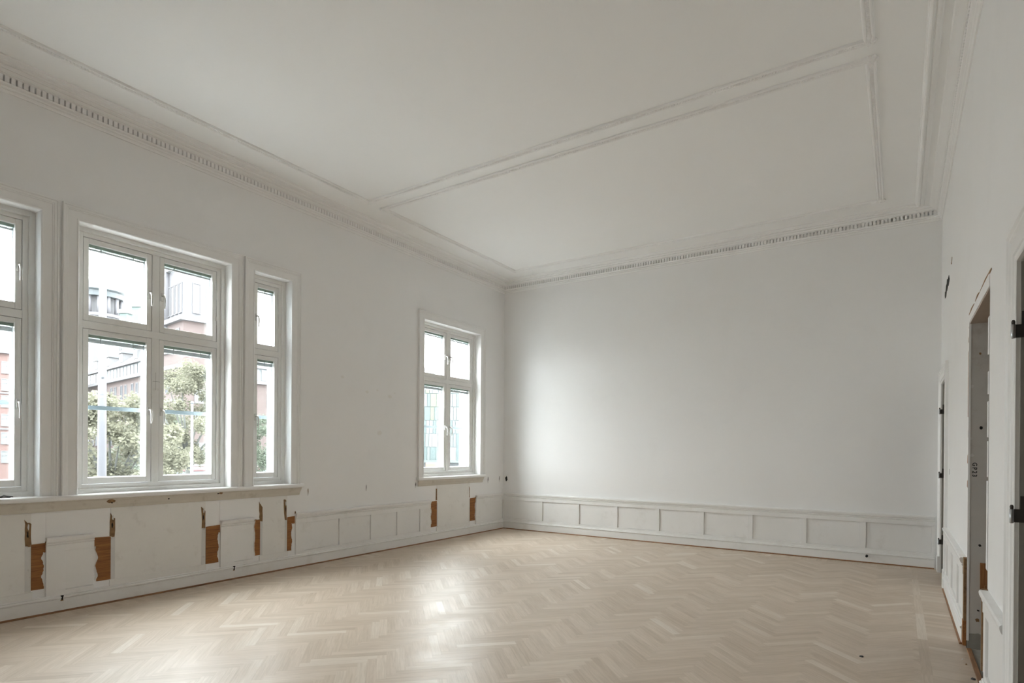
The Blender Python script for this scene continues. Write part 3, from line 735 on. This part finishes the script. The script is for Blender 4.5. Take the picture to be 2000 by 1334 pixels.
PO(MB().box(WX+.074, WX+TR, yb-.020, yb-.004, .468, .668), 'backing_block', 'woodz', .002)
PO(MB().box(WX+.100, WX+TR, yb-.030, yb-.004, .40, .50), 'backing_block', 'woodz', .002)
# raw end of the dado at the opening
PO(MB().box(WX-.022, WX, yb+.015, yb+.085, .20, .69), 'raw_dado_end', 'torn'); PO(MB().box(WX-.026, WX, yb+.012, yb+.085, .012, .205), 'raw_base_end', 'wood'); PO(MB().box(WX-.004, WX, yb+.004, yb+.018, 0, .70), 'painted_gap_shadow', 'dark')  # last strip is solid; the gap's shadow is painted in by its dark colour
PO(MB().box(WX-.030, WX, ya-.030, ya-.004, .20, .69), 'raw_dado_end', 'torn')
# stencil GP23, reading downwards
tcv = bpy.data.curves.new('stencil', 'FONT'); tcv.body = 'GP23'; tcv.size = .040; tcv.space_character = 1.35; tcv.extrude = .0003; tcv.offset = .0009
to = bpy.data.objects.new('stencil_tmp', tcv); COL.objects.link(to); bpy.context.view_layer.update()
tm = bpy.data.meshes.new_from_object(to.evaluated_get(bpy.context.evaluated_depsgraph_get())); bpy.data.objects.remove(to)
tm.materials.clear(); tm.materials.append(MAT['black'])
st = bpy.data.objects.new('stencil_mark', tm); COL.objects.link(st); st.parent = O
# local x -> -z (down), local y -> +x (into the wall), normal -> -y
st.matrix_local = Matrix.Translation(Vector((WX+.024, yb-.0046, 1.435))+off) @ Matrix(((0,1,0,0),(0,0,-1,0),(-1,0,0,0),(0,0,0,1)))
st['label'] = 'black stencilled letters GP23'
# threshold strips left in the opening
TH = empty('threshold_strip', (WX, (ya+yb)/2, 0), label='worn threshold boards left lying in the stripped doorway', cat='threshold')
oT = Vector((-WX, -(ya+yb)/2, 0))
MB().box(WX-.006, WX+.024, ya+.01, yb-.03, -.002, .010).build('edge_strip', MAT['shoe'], TH, .002).location = oT
MB().box(WX+.024, WX+.085, ya+.01, yb-.03, -.002, .004).build('board', MAT['cement'], TH, .001).location = oT
MB().box(WX+.085, WX+.102, ya+.01, yb-.02, -.002, .016).build('edge_strip', MAT['shoe'], TH, .002).location = oT
# ragged hole and crack high on the right wall
m = MB(); m.plate([(-1.31, 3.486), (-1.43, 3.41), (-1.26, 3.375), (-1.198, 3.395), (-1.05, 3.37), (-.987, 3.384), (-.86, 3.341), (-.68, 3.36), (-.621, 3.407), (-.663, 3.447), (-.75, 3.43), (-.843, 3.478), (-.95, 3.475), (-1.014, 3.513), (-1.15, 3.48)], lambda q: (WX-.002, q[0], q[1]), lambda q: (WX+.002, q[0], q[1])); m.build('wall_hole', MAT['dark'], WALL_R)
m = MB(); m.plate([(-1.787, 3.551), (-1.722, 3.494), (-1.61, 3.524), (-1.69, 3.53), (-1.74, 3.566)], lambda q: (WX-.002, q[0], q[1]), lambda q: (WX+.002, q[0], q[1])); m.build('crack', MAT['torn'], WALL_R)
m = MB(); m.plate([(-1.62, 1.28), (-1.64, 1.28), (-1.64, 1.34), (-1.62, 1.34)], lambda q: (WX-.001, q[0], q[1]), lambda q: (WX+.002, q[0], q[1])); m.build('gouge', MAT['dark'], WALL_R)

# ------------------------------------------------------------------ loose things
def thing(name, loc, label, cat, group=None): return empty(name, loc, label=label, cat=cat, group=group)
DS = thing('door_stop', (6.045, -.028, .098), 'small black door stop sticking out of the white baseboard on the end wall', 'door stop')
m = MB(); m.tube([(0, .004, 0), (0, -.004, 0)], .016, 12); m.build('rosette', MAT['black'], DS)
m = MB(); m.tube([(0, -.004, 0), (0, -.045, 0)], .008, 10); m.build('stem', MAT['black'], DS)
m = MB(); m.tube([(0, -.04, 0), (0, -.044, 0), (0, -.062, 0), (0, -.066, 0)], [.010, .016, .016, .011], 12); m.build('rubber_tip', MAT['black'], DS)
LT = thing('window_latch', (-.035, -7.60, 1.06), 'small dark window latch lying loose on the long white sill', 'latch')
MB().box(-.012, .012, -.055, .045, 0, .006).build('plate', MAT['hinge'], LT, .002)
MB().tube([(0, -.03, .006), (.004, 0, .020), (-.004, .03, .012), (0, .065, .008)], [.006, .008, .006, .004], 8).build('lever', MAT['hinge'], LT)
def scrap(name, loc, label, cat, pts, hgt, mt, group=None):
    m = MB(); n = len(pts); m.add([(x, y, 0) for x, y in pts]+[(x*.7, y*.7, hgt) for x, y in pts], [tuple(range(n-1,-1,-1)), tuple(range(n, 2*n))]+[(i, (i+1)%n, n+(i+1)%n, n+i) for i in range(n)])
    o = m.build(name, MAT[mt]); o.location = loc; tag(o, label, cat, group); return o
scrap('rubber_plug', (6.184, -4.384, 0), 'tiny black plug lying on the bare parquet away from the walls', 'plug', blob((0,0), .013, 9, 1.3, 1), .009, 'black')
scrap('rubber_scrap', (6.825, -4.464, .0), 'small black scrap beside the threshold strip of the stripped doorway', 'scrap', blob((0,0), .018, 8, .8, 2), .010, 'black')
scrap('plaster_crumb', (6.80, -4.03, 0), 'white plaster crumb beside the threshold strip', 'plaster crumb', blob((0,0), .007, 8, 1, 3), .007, 'wall')
scrap('wood_chip', (6.815, -4.14, 0), 'dark wood chip near the plaster crumb by the threshold strip', 'wood chip', blob((0,0), .009, 7, .8, 4), .006, 'torn')
#EXTERIOR
# ------------------------------------------------------------------ the square outside
GZ = -3.4
def xmat(name, col, rough=.8, var=.12, scale=2.0):
    return paint(name, tuple(c*.64 for c in col)+(1,), rough, var, scale, 0)
def brick_mat(name, c1, c2, c3):
    m, nt, b = base_mat(name, c1+(1,), .9); L = nt.links
    tc = N(nt, 'ShaderNodeTexCoord'); br = N(nt, 'ShaderNodeTexBrick'); br.inputs['Scale'].default_value = 1.0
    sp = N(nt, 'ShaderNodeSeparateXYZ'); L.new(tc.outputs['Object'], sp.inputs[0]); ad = N(nt, 'ShaderNodeMath', operation='ADD'); L.new(sp.outputs[0], ad.inputs[0]); L.new(sp.outputs[1], ad.inputs[1])
    cb = N(nt, 'ShaderNodeCombineXYZ'); L.new(ad.outputs[0], cb.inputs[0]); L.new(sp.outputs[2], cb.inputs[1])
    L.new(cb.outputs[0], br.inputs['Vector'])
    br.inputs['Brick Width'].default_value = .26; br.inputs['Row Height'].default_value = .08; br.inputs['Mortar Size'].default_value = .008
    br.inputs['Color1'].default_value = c1+(1,); br.inputs['Color2'].default_value = c2+(1,); br.inputs['Mortar'].default_value = c3+(1,)
    L.new(br.outputs['Color'], b.inputs['Base Color']); return m
X = dict(
    brick=brick_mat('pale_red_brick', (.057,.041,.0395), (.051,.036,.0345), (.054,.046,.044)),
    brick2=brick_mat('red_brick', (.092,.054,.049), (.082,.047,.043), (.084,.066,.063)),
    stone=xmat('pale_stone', (.125,.125,.135)), lilac=xmat('slate_lilac', (.105,.104,.116)), copper=xmat('green_copper', (.085,.118,.112)),
    glaz=xmat('pale_pane', (.125,.135,.142), .4), frame=xmat('blue_grey_frame', (.075,.09,.10), .5), dark=xmat('dark_pane', (.07,.08,.092), .4),
    mast=xmat('mast_paint', (.118,.120,.138), .5), leaf=xmat('autumn_leaf', (.20,.20,.145), .9, .3, 1.5), leaf2=xmat('green_leaf', (.15,.18,.135), .9, .3, 1.5),
    bark=xmat('bark', (.075,.08,.075), .9), red=xmat('bus_red', (.16,.07,.075), .5), white=xmat('bus_white', (.135,.135,.14), .5),
    road=xmat('light_bounce_paving', (.34,.335,.325), .9), teal=xmat('teal_panel', (.040,.068,.070), .4), lime=xmat('lime_panel', (.064,.082,.046), .4), milk=xmat('milk_panel', (.070,.086,.086), .4), orange=xmat('orange_box', (.16,.10,.08), .6))  # road: unseen paving, its tone raised to bounce daylight up onto the ceiling
for k_ in ('leaf', 'leaf2'):   # thin leaves let light through
    nt_ = X[k_].node_tree; b_ = nt_.nodes['Principled BSDF']; out_ = nt_.nodes['Material Output']
    tl_ = nt_.nodes.new('ShaderNodeBsdfTranslucent'); mx_ = nt_.nodes.new('ShaderNodeMixShader'); mx_.inputs[0].default_value = .45
    nt_.links.new(b_.inputs['Base Color'].links[0].from_socket, tl_.inputs[0]); nt_.links.new(b_.outputs[0], mx_.inputs[1]); nt_.links.new(tl_.outputs[0], mx_.inputs[2]); nt_.links.new(mx_.outputs[0], out_.inputs[0])
tag(MB().box(-190, -.6, -90, 120, GZ-.5, GZ).build('ground_street', X['road']), 'paved square outside the windows', 'ground', kind='structure')
tag(MB().box(-.47, .0, YN-12, .0+22, -3.4, -.3).build('wall_lower_storey', MAT['stone']), 'outer wall of the storey below', 'wall', kind='structure')

class Bld:
    def __init__(s, name, loc, rot, label):
        s.r = empty(name, loc, label=label, cat='building'); s.r.rotation_euler = (0, 0, rot); s.wm = {}
    def box(s, name, mat, *b): return MB().box(*b).build(name, X[mat], s.r)
    def mesh(s, mb, name, mat): return mb.build(name, X[mat], s.r)
    def window(s, x, y, z, w, h, face, fm='stone', pm='dark', bars=True):
        """face 'S': wall at constant y facing -y; 'E': wall at constant x facing +x"""
        key = (w, h, face, fm, pm)
        if key not in s.wm:
            a, b, c = MB(), MB(), .10
            def put(mb, u0, u1, z0, z1, d0, d1):
                if face == 'S': mb.box(u0, u1, -d1, -d0, z0, z1)
                else: mb.box(d0, d1, u0, u1, z0, z1)
            put(a, -w/2-.08, -w/2, -.1, h+.12, 0, c); put(a, w/2, w/2+.08, -.1, h+.12, 0, c); put(a, -w/2, w/2, h, h+.12, 0, c); put(a, -w/2, w/2, -.1, 0, 0, c+.05)
            if bars: put(a, -.04, .04, 0, h, .03, .07); put(a, -w/2, w/2, h*.62, h*.62+.07, .03, .07)
            put(b, -w/2, w/2, 0, h, .0, .03)
            ao = a.build('window', X[fm]); bo = b.build('pane', X[pm]); s.wm[key] = (ao.data, bo.data)
            bpy.data.objects.remove(ao); bpy.data.objects.remove(bo)
        o = inst('window', s.wm[key][0], s.r, (x, y, z)); inst('pane', s.wm[key][1], o)

# brick corner building with a tower and two lower wings
A = Bld('corner_building', (-66.96, 28.52, 0), math.atan2(-.125, .992), 'tall pale brick corner building with dormer bands and a tower')
A.box('wing_wall', 'brick', -48, -6.4, .0, 14, GZ, 11.4); A.box('wing_wall', 'brick', -13, 0, 6.4, 22, GZ, 10.2)
A.box('tower_wall', 'brick', -6.4, 0, 0, 6.4, GZ, 17.2)
A.box('cornice', 'stone', -48, 0, -.5, .3, 11.4, 11.85); A.box('cornice', 'stone', -.3, .5, 6.4, 22, 10.2, 10.6)
A.box('cornice', 'stone', -6.9, .5, -.5, 6.9, 17.2, 17.75)
A.box('attic', 'lilac', -6.2, -.2, .2, 6.2, 17.75, 24.0); A.box('cornice', 'stone', -6.7, .2, -.2, 6.6, 24.0, 24.5)
for x in (-5.2, -3.9, -2.6, -1.3): A.window(x, .2, 18.4, .8, 3.6, 'S', 'stone', 'lilac', False)
for y in (1.6, 3.2, 4.8): A.window(-.2, y, 18.4, .8, 3.6, 'E', 'stone', 'lilac', False)
m = MB(); m.add([(-6.7,-.2,24.5),(.2,-.2,24.5),(.2,6.6,24.5),(-6.7,6.6,24.5),(-3.2,3.2,28.5)], [(0,1,4),(1,2,4),(2,3,4),(3,0,4),(3,2,1,0)]); A.mesh(m, 'tower_roof', 'lilac')
m = MB(); m.tube([(-6.2, 0, 15.0), (-6.2, 0, 25.0)], 1.1, 14); m.tube([(-6.2, 0, 25.0), (-6.2, 0, 25.4)], 1.4, 14); m.tube([(-6.2, 0, 25.4), (-6.2, 0, 27), (-6.2, 0, 29)], [1.1, .8, .05], 14); A.mesh(m, 'turret', 'lilac')
# dormer bands: posts, glazing and the sloping roof above
def band(axis, a0, a1, off, z0, z1, step):
    B = lambda u0, u1, d0, d1, c0, c1: (u0, u1, off-d1, off-d0, c0, c1) if axis == 'S' else (off+d0, off+d1, u0, u1, c0, c1)
    A.box('dormer_band', 'frame', *B(a0, a1, -.6, .0, z0, z1)); A.box('dormer_cornice', 'stone', *B(a0, a1, -.6, .35, z1, z1+.35))
    a = a0+.2
    while a < a1-step*.9:
        A.box('dormer_pane', 'glaz', *B(a+.16, a+step-.16, 0, .06, z0+.15, z1-.12)); a += step
band('S', -48, -.4, .1, 11.85, 13.55, 1.5); band('E', 6.5, 22, 0, 10.6, 12.3, 1.5)
m = MB(); m.add([(-48,.3,13.9),(-6.4,.3,13.9),(-6.4,6.5,19.2),(-48,6.5,19.2),(-48,14,13.9),(-6.4,14,13.9)], [(0,1,2,3),(3,2,5,4),(0,3,4),(1,5,2),(0,4,5,1)]); A.mesh(m, 'wing_roof', 'lilac')
m = MB(); m.add([(-.3,6.4,12.65),(-.3,22,12.65),(-6,22,17.2),(-6,6.4,17.2),(-13,6.4,12.65),(-13,22,12.65)], [(0,1,2,3),(3,2,5,4),(0,3,4),(1,5,2),(0,4,5,1)]); A.mesh(m, 'wing_roof', 'lilac')
for x in (-40, -33.5, -27, -20.5, -14):
    A.box('roof_dormer', 'white', x-.8, x+.8, 1.0, 3.4, 14.6, 16.0); A.box('roof_dormer_cap', 'glaz', x-1.0, x+1.0, .8, 3.6, 16.0, 16.2)
for x in (-45, -40.5, -36.0, -31.3, -26.6, -21.9, -17.2, -12.5):
    for z, h in ((8.6, 1.97), (5.4, 1.75), (1.9, 1.7), (-1.6, 1.9)):
        for d in (-.95, .95): A.window(x+d, 0, z, .75, h, 'S', 'stone', 'dark', False)
for y in (1.9, 4.4, 8.5, 11.2, 14, 17, 20):
    for z, h in ((7.2, 1.6), (3.8, 1.7), (.4, 1.7), (-2.9, 1.9)): A.window(0, y, z, 1.0, h, 'E', 'stone', 'glaz')
for x in (-5.0, -1.6):
    for z, h in ((14.4, 1.9), (8.6, 1.97), (5.4, 1.75), (1.9, 1.7)): A.window(x, 0, z, .9, h, 'S', 'stone', 'dark', False)
for z in (3.9, 7.4): A.box('string_course', 'stone', -48, 0, -.12, .0, z, z+.25)
A.box('balcony', 'stone', -22, -18, -.9, 0, 7.2, 7.6); 

# red brick house with white sash windows
B2 = Bld('brick_house', (-101.6, 21.2, 0), math.atan2(-.125, .992), 'red brick house with rows of white barred windows')
B2.box('wall', 'brick2', -16, 0, -30, 6, GZ, 15.0); B2.box('eaves', 'stone', -16.4, .5, -30.4, 6.4, 15.0, 15.5)
m = MB(); m.add([(.3,-30,15.5),(.3,6,15.5),(-8,6,20.5),(-8,-30,20.5),(-16.3,-30,15.5),(-16.3,6,15.5)], [(0,1,2,3),(3,2,5,4),(0,3,4),(1,5,2),(0,4,5,1)]); B2.mesh(m, 'roof', 'lilac')
for k, y in enumerate([-28+2.35*i for i in range(14)]):
    for z in (12.2, 9.7, 7.3, 4.6, 2.0, -.7): B2.window(0, y, z, 1.15, 1.55, 'E', 'white', 'glaz')
for z in (9.2, 4.0): B2.box('string_course', 'stone', 0, .15, -30, 6, z, z+.25)

# round colonnaded pavilion tower and copper-clad towers behind the wing
R = empty('domed_tower', (-153.0, 53.6, GZ), label='round colonnaded tower with a flat dome behind the brick wing', cat='tower')
def cyl(prof, seg=28, k_=1.36):
    prof = [(r*1.22, z*k_) for r, z in prof]
    m = MB(); m.sweep([[(r*math.cos(2*math.pi*k/seg), r*math.sin(2*math.pi*k/seg), z) for k in range(seg)] for r, z in prof], smooth=False); return m
cyl([(3.6, 0), (3.6, 26.2), (4.0, 26.2), (4.0, 26.7), (2.6, 26.7)]).build('drum', X['lilac'], R)
cyl([(2.6, 26.7), (2.6, 29.6)]).build('core', X['stone'], R)
mc = MB().tube([(3.5*1.22, 0, 26.7*1.36), (3.5*1.22, 0, 29.6*1.36)], [.46, .38], 8).build('column', X['lilac']); me_c = mc.data; bpy.data.objects.remove(mc)
for k in range(14): inst('column', me_c, R, (0,0,0), 2*math.pi*k/14)
cyl([(3.0, 29.6), (4.1, 29.6), (4.3, 30.4), (5.0, 30.6), (5.0, 31.5), (4.4, 31.7), (2.6, 32.6), (.2, 33.2)]).build('dome', X['frame'], R)
for i, (x, y, w, h) in enumerate(((-131.2, 49.7, .8, 33.4), (-134.6, 54.4, 1.35, 36.0))):
    Tn = empty('copper_tower', (x, y, GZ), label=('lower' if i == 0 else 'taller')+' green copper tower with ribbed sides behind the brick wing', cat='tower'); Tn.rotation_euler = (0, 0, .5)
    MB().box(-w, w, -w, w, 0, h).build('shaft', X['copper'], Tn); MB().box(-w-.3, w+.3, -w-.3, w+.3, h, h+.8).build('cap', X['frame'], Tn); MB().box(-w-.2, w+.2, -w-.2, w+.2, h-3.6, h-3.0).build('band', X['frame'], Tn)
    for k in range(5):
        u = -w+w*2*(k+.5)/5; MB().box(u-.12, u+.12, -w-.12, -w, 4, h-3.6).build('rib', X['frame'], Tn)

# modern building with coloured glass panels
G = Bld('panel_building', (-52.5, 57.0, 0), math.atan2(.54, .84), 'modern building clad in pale green and teal glass panels')
G.box('wall', 'frame', -8, 16, 0, 14, GZ, 12.2)
m = MB(); ns = 12
prof = [(-8+10*i/ns, 12.2+2.4*math.sin(math.pi*i/ns)) for i in range(ns+1)]
m.sweep([[(x, y, z) for x, z in prof] for y in (0, 14)]); G.mesh(m, 'arched_roof', 'lilac')
rd = random.Random(11)
ps = {}
for r in range(6):
    z = GZ+3.4+r*2.0; x = -7.8
    while x < 15.5:
        w = rd.choice((.45, .6, .9)); mt = rd.choice(('teal', 'lime', 'milk', 'milk', 'glaz', 'teal', 'teal', 'frame'))
        if (w, mt) not in ps:
            o = MB().box(0, w-.06, -.14, 0, 0, 1.92).build('panel', X[mt]); ps[(w, mt)] = o.data; bpy.data.objects.remove(o)
        inst('panel', ps[(w, mt)], G.r, (x, 0, z)); x += w
for x in range(-8, 15, 4): G.box('shopfront_pane', 'dark', x, x+3.6, -.08, 0, GZ+.3, GZ+3.0)
G.box('canopy', 'milk', -8, 16, -1.0, 0, GZ+3.05, GZ+3.4)
tag(MB().box(-1.1, 1.1, -.9, .9, 0, 3.2).build('advert_box', X['orange'], None, .15), 'orange advertising column box in front of the panel building', 'kiosk'); bpy.data.objects['advert_box'].location = (-46.2, 51.6, GZ)

# masts
def mast(name, loc, h, r0, r1, label, cat, arm=False):
    t = empty(name, loc, label=label, cat=cat)
    m = MB(); m.tube([(0,0,0), (0,0,.02)], r0*1.9, 14); m.build('base', X['mast'], t)
    m = MB(); m.tube([(0,0,0), (0,0,h*.5), (0,0,h)], [r0, (r0+r1)/2, r1], 14); m.build('pole', X['mast'], t)
    m = MB(); m.ball((0,0,h), r1*1.6, 10, 6); m.build('finial', X['dark'], t)
    if arm: m = MB(); m.tube([(r0*.7, -.02, h*.347-.05), (r0*.7, -.02, h*.347+.05)], .03, 8); m.build('cleat', X['dark'], t)
    return t
mast('flag_mast', (-9.46, -3.10, GZ), 19.0, .112, .030, 'thick pale tapering mast standing close outside the double casement', 'mast', True)
mast('lamp_post', (-11.69, .22, GZ), 6.3, .062, .03, 'slender pale lamp post in front of the trees', 'lamp post')

# red and white bus
V = empty('city_bus', (-50.0, 19.0, GZ), label='long red and white city bus beyond the trees', cat='bus'); V.rotation_euler = (0, 0, math.atan2(.992, .125))
MB().box(0, 15, -1.25, 1.25, .35, 2.2).build('lower_body', X['red'], V, .1); MB().box(0.02, 14.98, -1.22, 1.22, 2.2, 2.75).build('window_band', X['dark'], V, .05)
MB().box(0, 15, -1.25, 1.25, 2.75, 3.15).build('roof', X['red'], V, .1); MB().box(1.5, 13, -.9, .9, 3.15, 3.38).build('roof_box', X['white'], V, .05)
for x in (2.3, 9.0, 12.4):
    for y in (-1.2, 1.2): MB().tube([(x, y-.12, .48), (x, y+.12, .48)], .48, 16).build('wheel', MAT['black'], V)

# trees
def tree(loc, h, crown, n, label, seed, lm, r0=.22, group='trees on the square'):
    rd = random.Random(seed); t = empty('street_tree', loc, label=label, cat='tree', group=group)
    m = MB(); zb = h*.38; m.tube([(0,0,0), (.05,.03,zb*.5), (.1,0,zb)], [r0, r0*.8, r0*.7], 9)
    tips = []
    for k in range(9):
        a = 2*math.pi*k/9+rd.uniform(-.3, .3); L = rd.uniform(.45, .95); ex = (math.cos(a)*crown*L*.8, math.sin(a)*crown*L*.8, zb+(h-zb)*rd.uniform(.3, .95))
        m.tube([(.1,0,zb-.1), (ex[0]*.35, ex[1]*.35, zb+(ex[2]-zb)*.45), ex], [r0*.5, r0*.3, r0*.08], 6); tips.append(ex)
    m.build('trunk', X['bark'], t)
    v, f = [], []
    cl = []
    for k in range(64):
        a = rd.uniform(0, 2*math.pi); q = math.sqrt(rd.random()); zz = rd.uniform(.22, 1.0)
        rr = crown*math.sqrt(max(.05, 1-((zz-.5)/.55)**2)); cl.append((math.cos(a)*q*rr, math.sin(a)*q*rr, zb*.7+(h-zb*.7)*zz, rd.uniform(.35, .7)))
    for k in range(n):
        c = rd.choice(cl); d = Vector((rd.gauss(0,1), rd.gauss(0,1), rd.gauss(0,1))).normalized()*c[3]*rd.uniform(.3, 1.05)
        p_ = Vector(c[:3])+d; s_ = rd.uniform(.05, .095)
        a = Vector((rd.gauss(0,1), rd.gauss(0,1), rd.gauss(0,.6))).normalized(); b = a.cross(Vector((rd.gauss(0,1), rd.gauss(0,1), rd.gauss(0,1)))).normalized()
        i = len(v); v += [tuple(p_-a*s_), tuple(p_+b*s_*.6), tuple(p_+a*s_), tuple(p_-b*s_*.6)]; f.append((i, i+1, i+2, i+3))
    me = bpy.data.meshes.new('crown'); me.from_pydata(v, [], f); me.materials.append(X[lm]); o = bpy.data.objects.new('crown', me); COL.objects.link(o); o.parent = t; tag(o, kind='stuff')
tree((-29.2, 9.3, GZ), 9.6, 2.9, 26000, 'pale yellow-green autumn tree rising in front of the brick tower', 3, 'leaf')
tree((-20.4, 1.6, GZ), 6.9, 2.6, 22000, 'low spreading autumn tree behind the thick mast', 4, 'leaf')
tree((-30.0, 14.4, GZ), 7.0, 2.4, 12000, 'greener tree standing beside the red bus', 5, 'leaf2')
tree((-37.0, 11.0, GZ), 7.6, 2.6, 12000, 'green tree half hidden behind the tall autumn tree', 6, 'leaf2')
